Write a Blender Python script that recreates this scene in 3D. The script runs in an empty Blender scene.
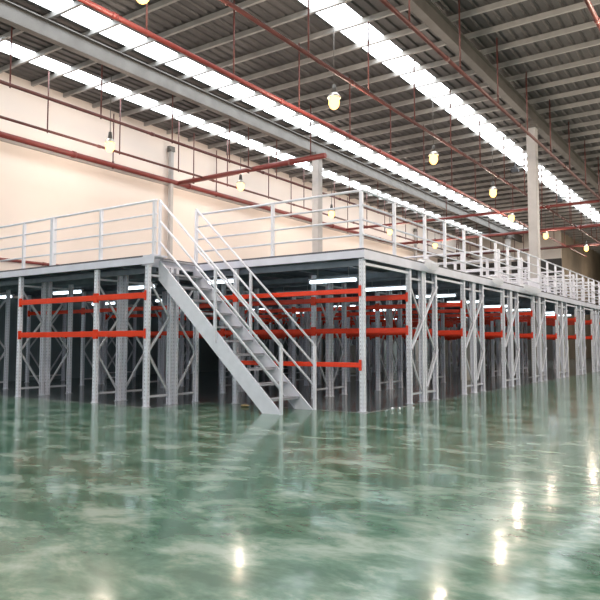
import bpy, bmesh, math, random
from mathutils import Vector, Matrix
random.seed(4)
SC = bpy.context.scene
COL = SC.collection
ORD = ['first','second','third','fourth','fifth','sixth','seventh','eighth','ninth','tenth','eleventh','twelfth']

# ------------------------------------------------------------------ materials
def new_mat(name):
    m = bpy.data.materials.new(name); m.use_nodes = True
    nt = m.node_tree; b = nt.nodes['Principled BSDF']
    return m, nt, b
def N(nt, t, **kw):
    n = nt.nodes.new(t)
    for k, v in kw.items(): setattr(n, k, v)
    return n
def plain(name, col, rough=.5, metal=0., var=.12, scale=6., bump=0.):
    m, nt, b = new_mat(name)
    tc = N(nt, 'ShaderNodeTexCoord'); no = N(nt, 'ShaderNodeTexNoise')
    no.inputs['Scale'].default_value = scale; no.inputs['Detail'].default_value = 4
    nt.links.new(tc.outputs['Object'], no.inputs['Vector'])
    cr = N(nt, 'ShaderNodeValToRGB')
    cr.color_ramp.elements[0].position = .3; cr.color_ramp.elements[1].position = .7
    cr.color_ramp.elements[0].color = tuple(c*(1-var) for c in col)+(1,)
    cr.color_ramp.elements[1].color = tuple(min(1, c*(1+var)) for c in col)+(1,)
    nt.links.new(no.outputs['Fac'], cr.inputs['Fac']); nt.links.new(cr.outputs['Color'], b.inputs['Base Color'])
    b.inputs['Roughness'].default_value = rough; b.inputs['Metallic'].default_value = metal
    if bump:
        bp = N(nt, 'ShaderNodeBump'); bp.inputs['Strength'].default_value = bump
        nt.links.new(no.outputs['Fac'], bp.inputs['Height']); nt.links.new(bp.outputs['Normal'], b.inputs['Normal'])
    return m
def glow(name, col, strength):
    m = bpy.data.materials.new(name); m.use_nodes = True
    nt = m.node_tree; nt.nodes.clear()
    e = N(nt, 'ShaderNodeEmission'); o = N(nt, 'ShaderNodeOutputMaterial')
    e.inputs['Color'].default_value = col+(1,); e.inputs['Strength'].default_value = strength
    nt.links.new(e.outputs[0], o.inputs['Surface'])
    return m
def math_node(nt, op, a, b=None, c=None):
    n = N(nt, 'ShaderNodeMath', operation=op)
    for i, v in enumerate((a, b, c)):
        if v is None: continue
        if isinstance(v, (int, float)): n.inputs[i].default_value = v
        else: nt.links.new(v, n.inputs[i])
    return n.outputs[0]

M = {}
M['white'] = plain('white_paint', (.80,.80,.87), .38, 0, .05)
M['grey'] = plain('grey_paint', (.62,.63,.67), .42, .1, .08)
M['fascia'] = plain('fascia_paint', (.76,.76,.85), .4, .1, .06, 3)
M['orange'] = plain('orange_paint', (.86,.050,.010), .35, 0, .06, 5)
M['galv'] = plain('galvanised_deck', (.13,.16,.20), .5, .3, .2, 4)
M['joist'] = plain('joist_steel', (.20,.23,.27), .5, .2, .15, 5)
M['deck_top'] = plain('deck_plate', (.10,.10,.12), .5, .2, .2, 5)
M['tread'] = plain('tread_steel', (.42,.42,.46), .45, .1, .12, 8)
M['column'] = plain('column_paint', (.46,.44,.43), .5, 0, .08, 3)
M['rafter'] = plain('rafter_paint', (.13,.12,.11), .55, 0, .15, 2)
M['purlin'] = plain('purlin_steel', (.30,.29,.275), .5, .1, .15, 2)
M['sheet'] = plain('roof_sheet', (.075,.07,.068), .55, .1, .2, .8)
M['redpipe'] = plain('red_pipe', (.20,.035,.028), .4, 0, .15, 3)
M['darkred'] = plain('dark_red_pipe', (.12,.036,.03), .45, 0, .2, 3)
M['black'] = plain('black_plastic', (.02,.02,.022), .5, 0, .1)
M['film'] = plain('white_film', (.93,.93,.95), .25, 0, .03, 20, .4)
M['board'] = plain('pale_board', (.80,.76,.66), .6, 0, .06, 4)
M['card'] = plain('brown_scrap', (.50,.36,.18), .8, 0, .15, 20)
M['alu'] = plain('lamp_reflector', (.75,.72,.66), .3, .6, .05)
M['darkwall'] = plain('dark_cladding', (.10,.095,.085), .7, 0, .25, 1.2)
M['brownwall'] = plain('brown_cladding', (.30,.25,.19), .7, 0, .2, .6)
M['tube'] = glow('tube_light', (.78,.93,1.), 3.8)
M['bulb'] = glow('warm_bulb', (1.,.50,.12), 3.6)

m, nt, b = new_mat('glare_white'); M['glare'] = m  # translucent white for the glare patches on the side fascia
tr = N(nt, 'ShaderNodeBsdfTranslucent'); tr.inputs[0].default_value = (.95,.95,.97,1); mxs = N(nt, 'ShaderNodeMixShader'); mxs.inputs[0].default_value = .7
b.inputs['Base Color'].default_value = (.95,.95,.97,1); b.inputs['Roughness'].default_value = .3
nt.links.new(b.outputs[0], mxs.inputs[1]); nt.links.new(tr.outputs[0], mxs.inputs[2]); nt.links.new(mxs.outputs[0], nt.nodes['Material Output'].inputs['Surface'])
# upright: painted steel with two columns of punched slots
m, nt, b = new_mat('upright_steel'); M['post'] = m
tc = N(nt, 'ShaderNodeTexCoord'); sx = N(nt, 'ShaderNodeSeparateXYZ'); nt.links.new(tc.outputs['Object'], sx.inputs[0])
ax = math_node(nt, 'ABSOLUTE', sx.outputs[0]); ay = math_node(nt, 'ABSOLUTE', sx.outputs[1])
ix = math_node(nt, 'LESS_THAN', math_node(nt, 'ABSOLUTE', math_node(nt, 'SUBTRACT', ax, .024)), .005)
iy = math_node(nt, 'LESS_THAN', ay, .006)
anyf = math_node(nt, 'MAXIMUM', ix, iy)
zz = math_node(nt, 'LESS_THAN', math_node(nt, 'PINGPONG', sx.outputs[2], .038), .015)
hole = math_node(nt, 'MULTIPLY', anyf, zz)
mx = N(nt, 'ShaderNodeMix', data_type='RGBA')
nt.links.new(hole, mx.inputs[0]); mx.inputs[6].default_value = (.79,.80,.87,1); mx.inputs[7].default_value = (.44,.44,.49,1)
nt.links.new(mx.outputs[2], b.inputs['Base Color']); b.inputs['Roughness'].default_value = .42

# cream wall with faint vertical sheeting joints
def wall_mat(name, col, low, z_low):
    m, nt, b = new_mat(name)
    tc = N(nt, 'ShaderNodeTexCoord'); s = N(nt, 'ShaderNodeSeparateXYZ'); nt.links.new(tc.outputs['Object'], s.inputs[0])
    no = N(nt, 'ShaderNodeTexNoise'); no.inputs['Scale'].default_value = .35; no.inputs['Detail'].default_value = 5
    nt.links.new(tc.outputs['Object'], no.inputs['Vector'])
    cr = N(nt, 'ShaderNodeValToRGB'); cr.color_ramp.elements[0].position = .35; cr.color_ramp.elements[1].position = .7
    cr.color_ramp.elements[0].color = tuple(c*.93 for c in col)+(1,); cr.color_ramp.elements[1].color = col+(1,)
    nt.links.new(no.outputs['Fac'], cr.inputs['Fac'])
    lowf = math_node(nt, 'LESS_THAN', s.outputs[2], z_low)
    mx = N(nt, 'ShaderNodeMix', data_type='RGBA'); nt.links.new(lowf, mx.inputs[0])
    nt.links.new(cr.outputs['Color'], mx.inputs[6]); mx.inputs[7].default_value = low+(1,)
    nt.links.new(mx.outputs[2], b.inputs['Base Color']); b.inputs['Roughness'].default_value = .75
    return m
M['wall'] = wall_mat('cream_wall', (.86,.76,.69), (.20,.25,.26), 2.8)  # shade on the wall below deck level is put into the grey-blue
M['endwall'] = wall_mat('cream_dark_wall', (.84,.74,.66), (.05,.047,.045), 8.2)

# glossy green epoxy floor
m, nt, b = new_mat('green_epoxy'); M['floor'] = m
tc = N(nt, 'ShaderNodeTexCoord')
n1 = N(nt, 'ShaderNodeTexNoise'); n1.inputs['Scale'].default_value = 1.7; n1.inputs['Detail'].default_value = 8; n1.inputs['Roughness'].default_value = .65
n1.inputs['Distortion'].default_value = .25
n2 = N(nt, 'ShaderNodeTexNoise'); n2.inputs['Scale'].default_value = 2.2; n2.inputs['Detail'].default_value = 3
mp = N(nt, 'ShaderNodeMapping'); nt.links.new(tc.outputs['Object'], mp.inputs[0]); mp.inputs['Rotation'].default_value = (0,0,.6); mp.inputs['Scale'].default_value = (1,1.6,1)
nt.links.new(mp.outputs[0], n1.inputs['Vector']); nt.links.new(mp.outputs[0], n2.inputs['Vector'])
cr = N(nt, 'ShaderNodeValToRGB'); e = cr.color_ramp.elements
e[0].position = .40; e[0].color = (.045,.125,.078,1); e[1].position = .64; e[1].color = (.29,.38,.31,1)
k = e.new(.5); k.color = (.10,.20,.135,1)
nt.links.new(n1.outputs['Fac'], cr.inputs['Fac'])
# dark grey floor below the mezzanine, with a pale strip at the edge of the green coat
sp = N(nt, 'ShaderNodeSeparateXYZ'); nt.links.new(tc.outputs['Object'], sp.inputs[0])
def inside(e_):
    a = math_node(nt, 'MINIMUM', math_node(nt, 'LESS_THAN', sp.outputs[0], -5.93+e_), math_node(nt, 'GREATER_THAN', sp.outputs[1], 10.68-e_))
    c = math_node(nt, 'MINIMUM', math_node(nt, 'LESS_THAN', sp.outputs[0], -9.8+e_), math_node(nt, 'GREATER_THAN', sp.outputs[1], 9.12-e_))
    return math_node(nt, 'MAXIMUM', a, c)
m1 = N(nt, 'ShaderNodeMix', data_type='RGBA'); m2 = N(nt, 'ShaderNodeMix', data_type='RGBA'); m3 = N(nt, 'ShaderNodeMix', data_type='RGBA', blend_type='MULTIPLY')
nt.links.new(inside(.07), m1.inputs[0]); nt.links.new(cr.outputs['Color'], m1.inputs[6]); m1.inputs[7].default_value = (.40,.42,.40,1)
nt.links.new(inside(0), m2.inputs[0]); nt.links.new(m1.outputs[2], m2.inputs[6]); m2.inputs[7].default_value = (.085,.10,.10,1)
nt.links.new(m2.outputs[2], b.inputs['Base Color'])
b.inputs['Roughness'].default_value = .15; b.inputs['IOR'].default_value = 1.34
b.inputs['Coat Weight'].default_value = .15; b.inputs['Coat Roughness'].default_value = .06
bp = N(nt, 'ShaderNodeBump'); bp.inputs['Strength'].default_value = .12; bp.inputs['Distance'].default_value = .03
nt.links.new(n2.outputs['Fac'], bp.inputs['Height']); nt.links.new(bp.outputs['Normal'], b.inputs['Normal']); nt.links.new(bp.outputs['Normal'], b.inputs['Coat Normal'])

# skylight: daylight through translucent sheet
M['sky'] = glow('skylight_daylight', (.90,.96,1.), 4.5)

# ------------------------------------------------------------------ mesh helpers
def box(bm, a, c):
    v = [bm.verts.new((x,y,z)) for x in (a[0],c[0]) for y in (a[1],c[1]) for z in (a[2],c[2])]
    for f in ((0,1,3,2),(4,6,7,5),(0,4,5,1),(2,3,7,6),(0,2,6,4),(1,5,7,3)): bm.faces.new([v[i] for i in f])
def bar(bm, p, q, w, h, up=(0,0,1)):
    p, q = Vector(p), Vector(q); d = (q-p).normalized(); up = Vector(up)
    if abs(d.dot(up)) > .99: up = Vector((0,1,0))
    s = d.cross(up).normalized(); u = s.cross(d)
    v = []
    for o in (p, q):
        for a, b_ in ((-1,-1),(1,-1),(1,1),(-1,1)): v.append(bm.verts.new(o+s*a*w/2+u*b_*h/2))
    for f in ((3,2,1,0),(4,5,6,7),(0,1,5,4),(1,2,6,5),(2,3,7,6),(3,0,4,7)): bm.faces.new([v[i] for i in f])
def tube(bm, p, q, r, n=12, r2=None):
    p, q = Vector(p), Vector(q); d = (q-p).normalized(); r2 = r if r2 is None else r2
    up = Vector((0,0,1)) if abs(d.z) < .9 else Vector((1,0,0))
    s = d.cross(up).normalized(); u = s.cross(d)
    A = [bm.verts.new(p+(s*math.cos(t)+u*math.sin(t))*r) for t in (2*math.pi*i/n for i in range(n))]
    B = [bm.verts.new(q+(s*math.cos(t)+u*math.sin(t))*r2) for t in (2*math.pi*i/n for i in range(n))]
    for i in range(n):
        f = bm.faces.new((A[i], A[(i+1)%n], B[(i+1)%n], B[i])); f.smooth = True
    bm.faces.new(A[::-1]); bm.faces.new(B)
def extrude(bm, prof, o, d, ux, uy):
    """polygon prof (in ux,uy) swept from o along vector d"""
    o, d, ux, uy = map(Vector, (o, d, ux, uy))
    A = [bm.verts.new(o+ux*a+uy*b_) for a, b_ in prof]; B = [bm.verts.new(o+d+ux*a+uy*b_) for a, b_ in prof]
    n = len(prof)
    for i in range(n): bm.faces.new((A[i], A[(i+1)%n], B[(i+1)%n], B[i]))
    bm.faces.new(A[::-1]); bm.faces.new(B)
def channel(w, h, t, lip=0):
    """C profile, back at y=0, opening towards +y; w across, h deep"""
    return [(-w/2,0),(w/2,0),(w/2,h),(w/2-t,h),(w/2-t,t),(-w/2+t,t),(-w/2+t,h),(-w/2,h)]
def ibeam(w, h, t):
    return [(-w/2,0),(w/2,0),(w/2,t),(t/2,t),(t/2,h-t),(w/2,h-t),(w/2,h),(-w/2,h),(-w/2,h-t),(-t/2,h-t),(-t/2,t),(-w/2,t)]
def mesh(name, bm, mat):
    bmesh.ops.recalc_face_normals(bm, faces=bm.faces[:])
    me = bpy.data.meshes.new(name); bm.to_mesh(me); bm.free(); me.materials.append(mat); return me
def put(name, me, parent=None, loc=(0,0,0), rz=0):
    o = bpy.data.objects.new(name, me); COL.objects.link(o); o.location = loc; o.rotation_euler = (0,0,rz)
    if parent: o.parent = parent
    return o
def obj(name, bm, mat, parent=None, off=(0,0,0)):
    """mesh written in world coordinates; off = world position of the parent"""
    if any(off): bmesh.ops.translate(bm, vec=-Vector(off), verts=bm.verts[:])
    return put(name, mesh(name, bm, mat), parent)
def tag(o, label, cat, group=None):
    o['label'] = label; o['category'] = cat
    if group: o['group'] = group
    return o
def thing(name, loc, label, cat, group=None):
    o = bpy.data.objects.new(name, None); COL.objects.link(o); o.location = loc; o.empty_display_size = .2
    return tag(o, label, cat, group)
def struct(name, bm, mat):
    o = obj(name, bm, mat); o['kind'] = 'structure'; return o
def copy_tree(o, parent=None):
    c = o.copy(); COL.objects.link(c)
    if parent: c.parent = parent
    for ch in o.children: copy_tree(ch, c)
    return c
B = bmesh.new

# ------------------------------------------------------------------ building shell
XW, XE, YB, YF = -20.7, 15.5, -10., 90.
H = 10.45; YEND = 56.
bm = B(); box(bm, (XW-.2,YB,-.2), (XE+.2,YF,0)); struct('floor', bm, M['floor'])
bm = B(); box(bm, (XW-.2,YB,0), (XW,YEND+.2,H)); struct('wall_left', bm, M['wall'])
bm = B(); box(bm, (XE,YB,0), (XE+.2,YF,H)); struct('wall_right', bm, M['brownwall'])
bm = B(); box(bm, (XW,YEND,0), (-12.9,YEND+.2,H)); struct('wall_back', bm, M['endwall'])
bm = B(); box(bm, (-13.1,YEND+.2,0), (-12.9,YF,H)); struct('wall_partition', bm, M['brownwall'])
bm = B(); box(bm, (-13.1,YF,0), (XE,YF+.2,H)); struct('wall_far', bm, M['darkwall'])
# ledge along the top of the cream wall and its base
bm = B(); box(bm, (XW,YB,8.05), (XW+.14,YEND-.01,8.13)); struct('trim_1', bm, M['column'])
bm = B(); box(bm, (XW+.01,49.2,0), (XW+.06,YEND-.02,8.0)); struct('door_1', bm, M['darkwall'])

# ribbed roof sheets between the skylight strips
SKY = [(-18.9,.85),(-15.3,.95),(-9.35,.95),(.3,1.2),(7.6,1.2)]
SY0, SY1 = -6., 53.5
def ribbed(bm, x0, x1, y0, y1, z, pitch=.33, h=.05):
    n = max(1, int(round((x1-x0)/pitch))); p = (x1-x0)/n; pts = []
    for i in range(n):
        a = x0+i*p
        pts += [(a,z),(a+p*.55,z),(a+p*.65,z+h),(a+p*.9,z+h)]
    pts.append((x1,z))
    lo = [(bm.verts.new((x,y0,zz)), bm.verts.new((x,y1,zz))) for x, zz in pts]
    hi = [(bm.verts.new((x,y0,z+h+.03)), bm.verts.new((x,y1,z+h+.03))) for x in (x0,x1)]
    for a, c in zip(lo, lo[1:]): bm.faces.new((a[0],c[0],c[1],a[1]))
    bm.faces.new((hi[0][0],hi[0][1],hi[1][1],hi[1][0]))
bm = B()
edges = [XW]
for x, w in SKY: edges += [x-w/2, x+w/2]
edges.append(XE)
for i in range(0, len(edges), 2): ribbed(bm, edges[i], edges[i+1], SY0, SY1, H)
ribbed(bm, XW, XE, YB, SY0, H); ribbed(bm, XW, XE, SY1, YF, H)
struct('ceiling', bm, M['sheet'])
for i, (x, w) in enumerate(SKY):
    bm = B(); box(bm, (x-w/2,SY0,H+.02), (x+w/2,SY1,H+.04)); struct('window_%d' % (i+1), bm, M['sky'])

# purlins
me = B(); extrude(me, [(-.04,.05),(.04,.05),(.04,.065),(-.028,.065),(-.028,.185),(.04,.185),(.04,.20),(-.04,.20)], (XW,0,H-.2), (XE-XW,0,0), (0,1,0), (0,0,1))
pm = mesh('purlin', me, M['purlin'])
y = -8.7
while y < 89:
    tag(put('purlin', pm, None, (0,y,0)), 'pale steel purlin crossing beneath the dark ribbed roof sheets', 'purlin', 'roof purlins')
    y += 1.3
# rafters
for x, w in ((-16.0,'above the column with a bracket cap'),(-6.85,'above the tall right column'),(3.2,'overhead, right of the tall column'),(11.5,'farthest to the right of the hall')):
    bm = B(); extrude(bm, ibeam(.24,.52,.03), (x,YB,H-.72), (0,YF-YB,0), (1,0,0), (0,0,1))
    tag(obj('roof_beam', bm, M['rafter']), 'long grey roof beam running '+w, 'roof beam', 'roof beams')
# columns
def column(x, y, s, label, dark=False):
    r = thing('steel_column', (x,y,0), label, 'column', 'hall columns')
    bm = B(); box(bm, (x-s/2,y-s/2,.02), (x+s/2,y+s/2,9.5))
    bmesh.ops.bevel(bm, geom=bm.edges[:], offset=.015, segments=2, affect='EDGES')
    obj('shaft', bm, M['column'], r, (x,y,0))
    bm = B(); box(bm, (x-s*.8,y-s*.8,0), (x+s*.8,y+s*.8,.02)); obj('base_plate', bm, M['column'], r, (x,y,0))
    bm = B(); box(bm, (x-s*.7,y-s*.7,9.5), (x+s*.7,y+s*.7,9.57)); box(bm, (x-s*.45,y-s*.9,9.57), (x+s*.45,y+s*.9,9.73)); obj('cap', bm, M['rafter'], r, (x,y,0)); return r
column(-15.9,24.4,.34,'tall grey column behind the right guardrail corner, under the grey roof beam')
cc = column(-6.85,25.6,.34,'thick pale column rising through the side edge of the mezzanine')
bm = B(); box(bm, (-.18,-.18,3.04), (.18,.18,3.72)); sl = obj('sleeve', bm, M['white'], cc); sl['label'] = 'white sleeve around the column foot'
column(-15.95,52.,.36,'small distant column in front of the cream end wall')
column(-6.85,52.,.34,'distant column hidden behind the thick pale column')
column(-20.5,19.95,.17,'slim dark grey column against the cream wall beside the stair top')
column(-20.5,44.7,.17,'farthest slim column against the cream wall')

# ------------------------------------------------------------------ red sprinkler pipes
def pipe(name, a, c, r, mat, label, step=3.0, hang=10.25):
    a, c = Vector(a), Vector(c); root = thing(name, a, label, 'pipe', 'red sprinkler pipes')
    bm = B(); tube(bm, a, c, r, 14); obj('pipe_run', bm, mat, root, a)
    L = (c-a).length; n = int(L/step)
    if hang:
        for i in range(n+1):
            p = a+(c-a)*((i+.3)*step/L) if (i+.3)*step < L else None
            if p is None: continue
            bm = B(); tube(bm, p+Vector((0,0,r*.5)), (p.x,p.y,hang), .022, 8); tube(bm, p-Vector((0,0,r+.03)), p+Vector((0,0,r+.05)), r*.45, 8)
            obj('hanger', bm, M['darkred'], root, a)
    # couplings
    for i in range(1, int(L/6)+1):
        p = a+(c-a)*(i*6./L)
        if (p-a).length > L-.3: continue
        d = (c-a).normalized()*.07
        bm = B(); tube(bm, p-d, p+d, r*1.25, 14); obj('coupling', bm, mat, root, a)
    return root
pipe('sprinkler_pipe', (-20.45,-9,8.2), (-20.45,55.9,8.2), .10, M['redpipe'], 'thick red main pipe running along the top of the cream wall', 6)
pipe('sprinkler_pipe', (-19.0,-9,8.25), (-19.0,55.9,8.25), .045, M['darkred'], 'thin dark red pipe just right of the thick main pipe')
pipe('sprinkler_pipe', (-16.3,-9,8.2), (-16.3,55.9,8.2), .05, M['darkred'], 'thin dark red pipe passing left of the column with a bracket cap')
pipe('sprinkler_pipe', (-11.0,-9,8.2), (-11.0,55.9,8.2), .06, M['redpipe'], 'red pipe running beside the middle skylight strip')
pipe('sprinkler_pipe', (-8.65,-9,8.2), (-8.65,60,8.2), .05, M['darkred'], 'dark red pipe passing left of the thick pale column')
pipe('sprinkler_pipe', (-6.0,-9,8.2), (-6.0,60,8.2), .05, M['darkred'], 'dark red pipe passing right of the rightmost skylight strip')
pipe('sprinkler_pipe', (-2.6,-9,8.2), (-2.6,60,8.2), .05, M['darkred'], 'dark red pipe high over the open floor')
pipe('sprinkler_pipe', (-20.45,20.35,8.2), (-12.9,20.35,8.2), .10, M['redpipe'], 'thick red branch pipe crossing from the wall to the bracket-capped column', 3)
pipe('sprinkler_pipe', (-20.45,34.5,8.2), (-6.1,34.5,8.2), .07, M['redpipe'], 'red cross pipe seen through the side guardrail', 5)
pipe('sprinkler_pipe', (-20.45,41.6,8.2), (8,41.6,8.2), .09, M['redpipe'], 'red cross pipe to the right of the thick pale column', 5)
pipe('sprinkler_pipe', (-20.45,49.2,8.15), (8,49.2,8.15), .09, M['darkred'], 'dark cross pipe nearest the cream end wall', 5)
pipe('wall_pipe', (-20.6,2,4.06), (-20.6,40,4.06), .05, M['redpipe'], 'low red pipe fixed along the cream wall behind the left guardrail', 3, None)

# ------------------------------------------------------------------ high-bay lamps
def make_lamp():
    r = thing('high_bay_lamp', (0,0,0), 'x', 'lamp', 'high bay lamps')
    bm = B(); tube(bm, (0,0,.50), (0,0,2.45), .012, 8); obj('suspension_rod', bm, M['rafter'], r)
    bm = B(); tube(bm, (0,0,.28), (0,0,.52), .08, 16, .05); obj('housing', bm, M['rafter'], r)
    bm = B(); n = 24; prof = [(.06,.30),(.10,.28),(.15,.22),(.19,.14),(.18,.14),(.14,.21),(.10,.265),(.06,.28)]
    rings = [[bm.verts.new((p*math.cos(2*math.pi*i/n), p*math.sin(2*math.pi*i/n), z)) for i in range(n)] for p, z in prof]
    for a, c in zip(rings, rings[1:]+rings[:1]):
        for i in range(n):
            f = bm.faces.new((a[i],a[(i+1)%n],c[(i+1)%n],c[i])); f.smooth = True
    obj('reflector', bm, M['alu'], r)
    bm = B(); bmesh.ops.create_uvsphere(bm, u_segments=16, v_segments=10, radius=.15, matrix=Matrix.Translation((0,0,.02)) @ Matrix.Diagonal((1,1,1.3,1)))
    for f in bm.faces: f.smooth = True
    obj('bulb', bm, M['bulb'], r)
    return r
lamp0 = make_lamp(); first = True
rows = [('along the cream wall', [(-17.7,y) for y in (7.5,14.4,21.25,28.5,35.0,41.7)]),
        ('left of the thick pale column', [(-9.35,y) for y in (8.3,15.2,22.0,28.5)]),
        ('right of the thick pale column', [(-10.5,y) for y in (34.9,41.8)]+[(-9.6,49.),(-9.9,57.),(-9.9,65.)]),
        ('in the unseen fill row over open floor', [(-1.2,y) for y in (1.5,8.3,15.2,22.0,29,36.,43.)])]  # out of view, power raised to brighten the rack fronts
for rn, pts in rows:
    for i, (x, y) in enumerate(pts):
        o = lamp0 if first else copy_tree(lamp0); first = False
        o.location = (x,y,7.85)
        o['label'] = 'glowing warm high-bay lamp, %s from the camera %s' % (ORD[i], rn)
        ld = bpy.data.lights.new('lamp_light', 'POINT'); ld.energy = 270 if x > -5 else 160 if (x > -15 and y < 16) else 50 if x > -15 else 54; ld.color = (1,.84,.70); ld.shadow_soft_size = .2
        lo = bpy.data.objects.new('lamp_light', ld); COL.objects.link(lo); lo.parent = o; lo.location = (0,0,-.38)

# small dark units hanging below the rightmost skylight strip
for i, (x, y) in enumerate([(-9.7,33.),(-9.6,41.5),(-9.7,52.7)]):
    r = thing('ceiling_unit', (x,y,9.9), 'small black unit hanging under the skylight strip, %s from the camera' % ORD[i], 'ceiling unit', 'black ceiling units')
    bm = B(); box(bm, (x-.18,y-.15,9.78), (x+.18,y+.15,10.0)); bmesh.ops.bevel(bm, geom=bm.edges[:], offset=.03, segments=2, affect='EDGES'); obj('body', bm, M['black'], r, (x,y,9.9))
    bm = B(); bar(bm, (x-.45,y,10.08), (x+.45,y,10.08), .07, .05); bar(bm, (x,y,9.97), (x,y,10.3), .06, .06); obj('bracket', bm, M['black'], r, (x,y,9.9))

# ------------------------------------------------------------------ pallet racking under the mezzanine
PH = 2.84
def post_mesh(w, d, name='upright_post'):
    bm = B(); t = .006
    prof = [(-w/2,-d/2),(-w/4,-d/2),(-w/4+.004,-d/2+.008),(w/4-.004,-d/2+.008),(w/4,-d/2),(w/2,-d/2),(w/2,d/2),(w/2-.02,d/2),(w/2-.02,d/2-t),(w/2-t,d/2-t),
            (w/2-t,-d/2+t+.008),(-w/2+t,-d/2+t+.008),(-w/2+t,d/2-t),(-w/2+.02,d/2-t),(-w/2+.02,d/2),(-w/2,d/2)]
    extrude(bm, prof, (0,0,.008), (0,0,PH-.008), (1,0,0), (0,1,0))
    return mesh(name, bm, M['post'])
POST = post_mesh(.10,.075); bm = B(); box(bm, (-.08,-.055,0), (.08,.055,.008)); FOOT = mesh('foot_plate', bm, M['grey'])
def brace_meshes(depth):
    def mk(p, q):
        bm = B(); bar(bm, p, q, .028, .042); return mesh('brace', bm, M['grey'])
    F = [mk((0,.035,2.52), (0,depth-.035,1.82)), mk((0,depth-.035,1.78), (0,.035,1.10)), mk((0,.035,1.04), (0,depth-.035,.26))]
    H = [mk((0,.035,z), (0,depth-.035,z)) for z in (.20,2.64)]
    R = [mk((0,depth-.035,2.52), (0,.035,1.82)), mk((0,.035,1.78), (0,depth-.035,1.10)), mk((0,depth-.035,1.04), (0,.035,.26))]
    return F+H, R+H
BR = {.62: brace_meshes(.62)}
_beam = {}
def beam_mesh(L, h):
    k = (round(L,3), h)
    if k not in _beam:
        bm = B(); box(bm, (.052,-.022,-h/2), (L-.052,.022,h/2))
        bmesh.ops.bevel(bm, geom=[e_ for e_ in bm.edges], offset=.006, segments=1, affect='EDGES')
        _beam[k] = mesh('beam', bm, M['orange'])
    return _beam[k]
def bracket_mesh(s):
    bm = B(); box(bm, (0,-.03,-.10), (s*.052,-.022,.10)) ; box(bm, (s*.05,-.03,-.10), (s*.056,.03,.10)); return mesh('end_bracket', bm, M['orange'])
BRK = {1: bracket_mesh(1), -1: bracket_mesh(-1)}
def add_beam(root, x0, x1, y, z, h=.12, face=-1):
    """face -1: outside face towards -y"""
    b_ = put('beam', beam_mesh(x1-x0, h), root, (x0,y,z), 0)
    e1 = put('end_bracket', BRK[1], b_); e2 = put('end_bracket', BRK[-1], b_, (x1-x0,0,0))
    if face > 0:
        for o, xx in ((e1,0),(e2,x1-x0)):
            o.rotation_euler = (0,0,math.pi); 
        e1.data = BRK[-1]; e2.data = BRK[1]
    return b_
def rack(xs, y, flip, label, zs, h=.12, sides=(1,1), first=-99, group='pallet racks under the mezzanine'):
    D = .62
    r = thing('pallet_rack', (xs[0],y,0), label, 'pallet rack', group)
    for x in xs:
        for k, yy in enumerate((0, D)):
            p = put('upright_post', POST, r, (x-xs[0],yy,0), math.pi*k); put('foot_plate', FOOT, p)
        for me in BR[D][1 if flip else 0]: put('brace', me, r, (x-xs[0],0,0))
    if sides == (1,0) and xs[-1] == -6.04:
        for p, q in (((.062,-.01,1.15),(.062,1.37,2.55)),((.062,.76,.32),(.062,1.37,1.12))):
            bm = B(); bar(bm, p, q, .022, .045); put('brace', mesh('brace', bm, M['white']), r, (xs[-1]-xs[0],0,0))
    for x0, x1 in zip(xs, xs[1:]):
        for z in (zs[:1] if sides == (0,1) else zs):
            if x0 < first: continue
            if sides[0]: add_beam(r, x0-xs[0], x1-xs[0], -.02, z, h)
            if sides[1]: add_beam(r, x0-xs[0], x1-xs[0], D+.02, z, h, 1)
    return r
XL = [-20.05,-17.25,-14.45,-11.65,-10.07]
rack(XL, 9.21, False, 'frontmost grey rack with two orange beams, left of the stairs', (1.46,2.23), sides=(1,0), first=-14.5)
rack(XL, 9.99, True, 'bare rack frames standing right behind the frontmost rack, left of the stairs', ())
XR = [-19.6,-16.8,-14.0,-11.2,-8.44,-6.04]
NR = 8; PITCH = 3.13
proto = {}
for k in range(NR):
    y = 12.8+PITCH*k
    for s in (0, 1):
        lab = '%s half of the %s double rack row behind the corner post' % (('front','rear')[s], ORD[k])
        if s not in proto:
            o = proto[s] = rack(XR, y+.74*s, bool(s), lab, (1.54,2.24), .11, sides=(1-s,s))
        else:
            o = copy_tree(proto[s]); o.location.y = y+.74*s; o['label'] = lab
# the front bay beside the stairs: a single line of posts with thin beams
x0 = -6.04
r = thing('beam_line', (-9.1,10.8,0), 'corner post and slim post joined by thin orange beams behind the stairs', 'post and beam frame')
for x in (-9.1, -6.04):
    p = put('upright_post', POST, r, (x+9.1,0,0)); put('foot_plate', FOOT, p)
for z in (.86,2.24): add_beam(r, 0, 3.06, -.02, z, .09)
for z in (2.24,): add_beam(r, -.95, 0, -.02, z, .09)

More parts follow.
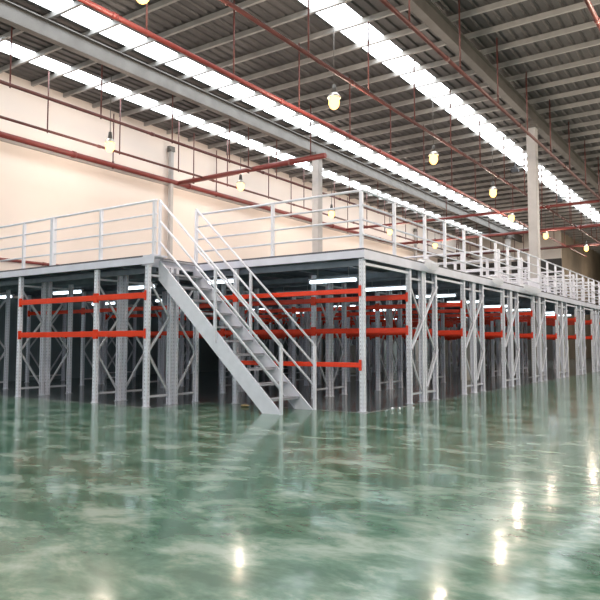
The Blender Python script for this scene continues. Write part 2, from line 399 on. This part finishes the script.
# ------------------------------------------------------------------ mezzanine platforms
def platform(x0, x1, y0, y1, label, joist_y, joist_x, side):
    o = (x0,y0,0)
    r = thing('mezzanine_platform', o, label, 'platform')
    # ribbed deck
    bm = B(); n = int((y1-y0-.1)/.22); p = (y1-y0-.1)/n; pts = []
    for i in range(n):
        a = y0+.05+i*p; pts += [(a,2.95),(a+p*.45,2.95),(a+p*.55,2.995),(a+p*.9,2.995)]
    pts.append((y1-.05,2.95))
    lo = [(bm.verts.new((x0+.05,yy,zz)), bm.verts.new((x1-.05,yy,zz))) for yy, zz in pts]
    for a, c in zip(lo, lo[1:]): bm.faces.new((a[0],a[1],c[1],c[0]))
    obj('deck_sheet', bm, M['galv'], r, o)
    bm = B(); box(bm, (x0,y0,3.0), (x1,y1,3.035)); obj('deck_plate', bm, M['deck_top'], r, o)
    # fascia channels
    bm = B(); extrude(bm, channel(.14,.05,.008), (x0,y0-.005,2.93), (x1-x0,0,0), (0,0,1), (0,1,0)); obj('front_fascia', bm, M['fascia'], r, o)
    if side:
        bm = B(); extrude(bm, channel(.17,.05,.008), (x1+.005,y0,2.92), (0,y1-y0,0), (0,0,1), (-1,0,0)); obj('side_fascia', bm, M['fascia'], r, o)
    for yy in joist_y:
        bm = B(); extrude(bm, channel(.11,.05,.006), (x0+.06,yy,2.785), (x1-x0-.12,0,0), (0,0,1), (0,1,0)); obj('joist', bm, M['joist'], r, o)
    for xx in joist_x:
        bm = B(); extrude(bm, channel(.10,.05,.006), (xx,y0+.06,2.893), (0,y1-y0-.12,0), (0,0,1), (1,0,0)); obj('cross_joist', bm, M['joist'], r, o)
    return r
YE = 12.8+PITCH*(NR-1)+1.5
jy = [10.9]
for k in range(NR): jy += [12.8+PITCH*k+.31, 12.8+PITCH*k+1.05]
jy += [12.8+PITCH*k-.9 for k in range(1,NR)]
main = platform(-20.6,-5.96,10.74,YE,'long main mezzanine deck on racking, to the right of the stairs',jy,[-20.2+i*1.33 for i in range(11)],True)
for k in range(-1, NR-1):
    ya = 10.85 if k < 0 else 12.8+PITCH*k+1.41; yb = 12.75+PITCH*(k+1)
    bm = B(); bar(bm, (-6.04,ya,2.755), (-6.04,yb,2.755), .05, .05); obj('tie_bar', bm, M['white'], main, (-20.6,10.74,0))
left = platform(-20.6,-10.16,9.14,10.70,'front mezzanine deck left of the stairs, along the cream wall',[9.55,10.3],[-20.2+i*1.33 for i in range(8)],True)

bm = B(); extrude(bm, channel(.14,.05,.008), (-10.16,9.135,2.93), (.33,0,0), (0,0,1), (0,1,0)); box(bm, (-10.16,9.14,3.0), (-9.83,9.50,3.035)); obj('corner_fascia', bm, M['fascia'], left, (-20.6,9.14,0))
# white patches added on the side fascia, standing in for glare
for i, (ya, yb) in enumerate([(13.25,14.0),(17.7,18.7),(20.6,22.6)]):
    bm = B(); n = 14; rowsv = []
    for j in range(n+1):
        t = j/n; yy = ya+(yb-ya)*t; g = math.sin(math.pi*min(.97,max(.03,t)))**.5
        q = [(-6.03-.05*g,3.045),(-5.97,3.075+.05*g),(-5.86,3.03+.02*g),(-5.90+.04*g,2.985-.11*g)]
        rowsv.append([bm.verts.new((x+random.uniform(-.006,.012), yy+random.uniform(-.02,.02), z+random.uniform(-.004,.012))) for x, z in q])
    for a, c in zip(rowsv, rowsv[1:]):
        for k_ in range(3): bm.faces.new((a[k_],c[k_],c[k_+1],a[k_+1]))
    tag(obj('glare_patch', bm, M['glare']), 'white glare patch added on the side fascia, %s from the deck corner' % ORD[i], 'glare patch', 'glare patches on the fascia')

# ------------------------------------------------------------------ guardrails
RZ = (4.14,3.86,3.58,3.30)
def guardrail(a, c, stops, label, rz=RZ, double=(), fat=1.):
    """a, c: (x,y) ends; stops: distances along for posts"""
    a, c = Vector((a[0],a[1],0)), Vector((c[0],c[1],0)); L = (c-a).length; d = (c-a)/L
    o = Vector((a.x,a.y,3.035)); r = thing('guardrail', o, label, 'guardrail', 'white guardrails on the mezzanine')
    for s in stops:
        p = a+d*s
        bm = B(); w = (.03 if s not in double else .05)*fat
        box(bm, (p.x-w,p.y-w,3.045), (p.x+w,p.y+w,rz[0]-.018)); obj('post', bm, M['white'], r, o)
        bm = B(); box(bm, (p.x-.055,p.y-.055,3.035), (p.x+.055,p.y+.055,3.045)); obj('post_foot', bm, M['white'], r, o)
    for z in rz:
        bm = B(); tube(bm, a-d*.03+Vector((0,0,z)), c+d*.03+Vector((0,0,z)), .024*fat if z == rz[0] else .019*fat, 10); obj('rail', bm, M['white'], r, o)
    return r
yl = 9.20
guardrail((-20.5,yl), (-9.86,yl), [20.5-v for v in (20.4,19.0,17.6,16.0,14.36,13.22,11.54,9.90)], 'white guardrail on the left deck above the frontmost rack', double=(20.5-13.22,))
guardrail((-10.27,10.80), (-6.02,10.80), [0,2.14,4.22], 'white guardrail on the main deck from the stairs to the corner')
L = YE-10.8
st = [1.25,2.75,3.9,5.15,6.4,7.6,8.7,9.8]
s = 10.9
while s < L-.3: st.append(s); s += 1.15
guardrail((-6.02,10.86), (-6.02,YE-.1), st, 'long white guardrail along the side edge of the main deck')
for i, y in enumerate((20.2,22.6,25.6,27.6,29.4,31.3,33.2,35.0)):
    x1 = -6.5 if i < 2 else -6.3
    xs0 = -13.5 if i < 2 else -11.
    if y == 25.6: x1 = -6.7
    n = int((x1-xs0)/1.15)
    guardrail((xs0,y), (x1,y), [j*(x1-xs0)/n for j in range(n+1)], 'white guardrail crossing the main deck, %s counted from the corner' % ORD[i], fat=1.35)
guardrail((-7.3,25.9), (-7.3,35.8), [j*1.1 for j in range(10)], 'white inner guardrail parallel to the side edge, beyond the thick pale column')

# ------------------------------------------------------------------ stairs
XT, XB, YN, YR = -10.14, -7.0, 9.56, 10.58
SL = (3.0)/(XT-XB)            # z rises as x falls
o = Vector((XB,YN,0)); stair = thing('staircase', o, 'grey steel staircase with white handrails climbing to the deck opening', 'staircase')
def zt(x): return (XB-x)*(3.0/(XB-XT))
for yy in (YN, YR):
    bm = B(); prof = [(XB,0),(XT,3.03),(XT,2.60),(XT+.02,2.60),(XB-.42,0)]
    prof = [(XB,0),(XT-.0,3.0),(XT,2.57),(XB-.42,0)]
    extrude(bm, prof, (0,yy-.006,.0), (0,.012,0), (1,0,0), (0,0,1))
    ux = Vector((XT-XB,0,3.0)).normalized()
    # flanges of the channel stringer
    q = .035 if yy == YN else -.035
    bar(bm, (XB,yy+q/2,.012), (XT,yy+q/2,3.0-.012), abs(q), .012); bar(bm, (XB-.40,yy+q/2,.006), (XT,yy+q/2,2.575), abs(q), .012)
    obj('stringer', bm, M['white'], stair, o)
NT = 10
for i in range(1, NT+1):
    z = 3.0*i/(NT+1); xx = XB-(z/3.0)*(XB-XT)
    bm = B(); box(bm, (xx-.27,YN+.006,z-.035), (xx-.02,YR-.006,z-.028)); box(bm, (xx-.026,YN+.006,z-.035-.035), (xx-.02,YR-.006,z-.028)); box(bm, (xx-.27,YN+.006,z-.07), (xx-.264,YR-.006,z-.028))
    obj('tread', bm, M['tread'], stair, o)
for yy, ys in ((YN-.03,'near'),(YR+.03,'far')):
    for x, zb in ((XB+.02,0.0),(-8.55,zt(-8.55)-.2),(-10.09,3.035)):
        bm = B(); box(bm, (x-.024,yy-.024,zb), (x+.024,yy+.024,{XB+.02:1.22,-8.55:2.72}.get(x,4.22))); obj('handrail_post', bm, M['white'], stair, o)
    for dz, zu in ((1.22,4.22),(.84,3.80),(.44,3.36)):
        bm = B(); tube(bm, (XB+.03,yy,dz), (-10.10,yy,zu), .022, 10); obj('handrail', bm, M['white'], stair, o)
# landing edge plate
bm = B(); box(bm, (XT+.005,YN+.01,2.96), (XT+.12,YR-.01,2.99)); obj('landing_plate', bm, M['tread'], stair, o)

# ------------------------------------------------------------------ fluorescent tubes below the deck
tl = B(); tube(tl, (-.6,0,0), (.6,0,0), .03, 12); TUBE = mesh('tube', tl, M['tube'])
tb = B(); box(tb, (-.63,-.05,.045), (.63,.05,.075)); box(tb, (-.63,-.02,-.03), (-.60,.02,.045)); box(tb, (.60,-.02,-.03), (.63,.02,.045)); BATT = mesh('batten', tb, M['white'])
th = B(); tube(th, (-.4,0,.07), (-.4,0,.31), .006, 6); tube(th, (.4,0,.07), (.4,0,.31), .006, 6); HANG = mesh('hanger', th, M['grey'])
k = 0
aisles = [11.2]+[12.8+PITCH*i+2.2 for i in range(NR-1)]
for j, ya in enumerate(aisles):
    for i, x in enumerate((-18.6,-15.4,-12.6,-10.1,-7.7) if j < 3 else (-17.,-12.5,-8.0)):
        if j == 0 and x == -7.7: ya2 = 12.45
        else: ya2 = ya
        if j == 1 and x == -10.1: x = -10.5
        r = thing('fluorescent_light', (x,ya2,2.64), 'fluorescent light under the deck, %s from the right, %s' % (ORD[(4 if j < 3 else 2)-i], 'in the front aisle' if j == 0 else 'behind %s double rack row' % ORD[j-1]), 'light', 'fluorescent lights under the deck')
        put('tube', TUBE, r); put('batten', BATT, r); put('hanger', HANG, r)

# ------------------------------------------------------------------ small things on the floor
def scrap(x, y, label):
    bm = B(); bmesh.ops.create_icosphere(bm, subdivisions=2, radius=.5)
    for v in bm.verts:
        v.co = Vector((v.co.x*.22*(1+.3*random.uniform(-1,1)), v.co.y*.1, max(0,v.co.z+.45)*.055)) + Vector((x,y,0))
    tag(obj('cardboard_scrap', bm, M['card']), label, 'scrap')
scrap(-8.48,10.35,'small crumpled brown scrap on the floor below the stairs')
for i, (x, y) in enumerate([(-5.72,11.35),(-5.6,11.42),(-5.45,11.7)]):
    bm = B(); tube(bm, (x,y,0), (x,y,.06), .014, 14, .02)
    tag(obj('paper_cup', bm, M['film']), 'tiny white cup on the floor right of the corner post, %s from the post' % ORD[i], 'cup', 'white cups by the corner post')
for i, (x, y, w, h, t) in enumerate([(-8.3,22.15,.45,1.35,'in the aisle nearest the side edge'),(-14.3,24.95,.7,1.2,'deepest in the middle'),(-7.0,30.2,.5,1.4,'farthest along the deck side')]):
    bm = B(); box(bm, (x-w/2,y-.03,0), (x+w/2,y+.03,h)); bmesh.ops.bevel(bm, geom=bm.edges[:], offset=.01, segments=1, affect='EDGES')
    box(bm, (x-w/2+.03,y-.045,.05), (x+w/2-.03,y-.03,.09)); box(bm, (x-w/2+.03,y-.045,h-.09), (x+w/2-.03,y-.03,h-.05))
    tag(obj('panel', bm, M['board']), 'pale upright panel under the deck, '+t, 'panel', 'pale panels under the deck')

# ------------------------------------------------------------------ world, camera
w = bpy.data.worlds.new('World'); SC.world = w; w.use_nodes = True
bg = w.node_tree.nodes['Background']; bg.inputs['Color'].default_value = (.88,.94,1.,1); bg.inputs['Strength'].default_value = .6
cam = bpy.data.cameras.new('Camera'); co = bpy.data.objects.new('Camera', cam); COL.objects.link(co)
co.location = (0,0,1.25); p = math.atan(44/663.); co.rotation_euler = (math.pi/2+p,0,math.radians(34.6))
cam.sensor_width = 36; cam.lens = 36*663./600; cam.clip_start = .05; cam.clip_end = 300
SC.camera = co
SC.view_settings.view_transform = 'Standard'; SC.view_settings.look = 'None'; SC.view_settings.gamma = 1
SC.view_settings.use_curve_mapping = False; SC.view_settings.exposure = .88
SC.cycles.max_bounces = 8; SC.cycles.diffuse_bounces = 4; SC.cycles.glossy_bounces = 4
SC.cycles.sample_clamp_indirect = 6
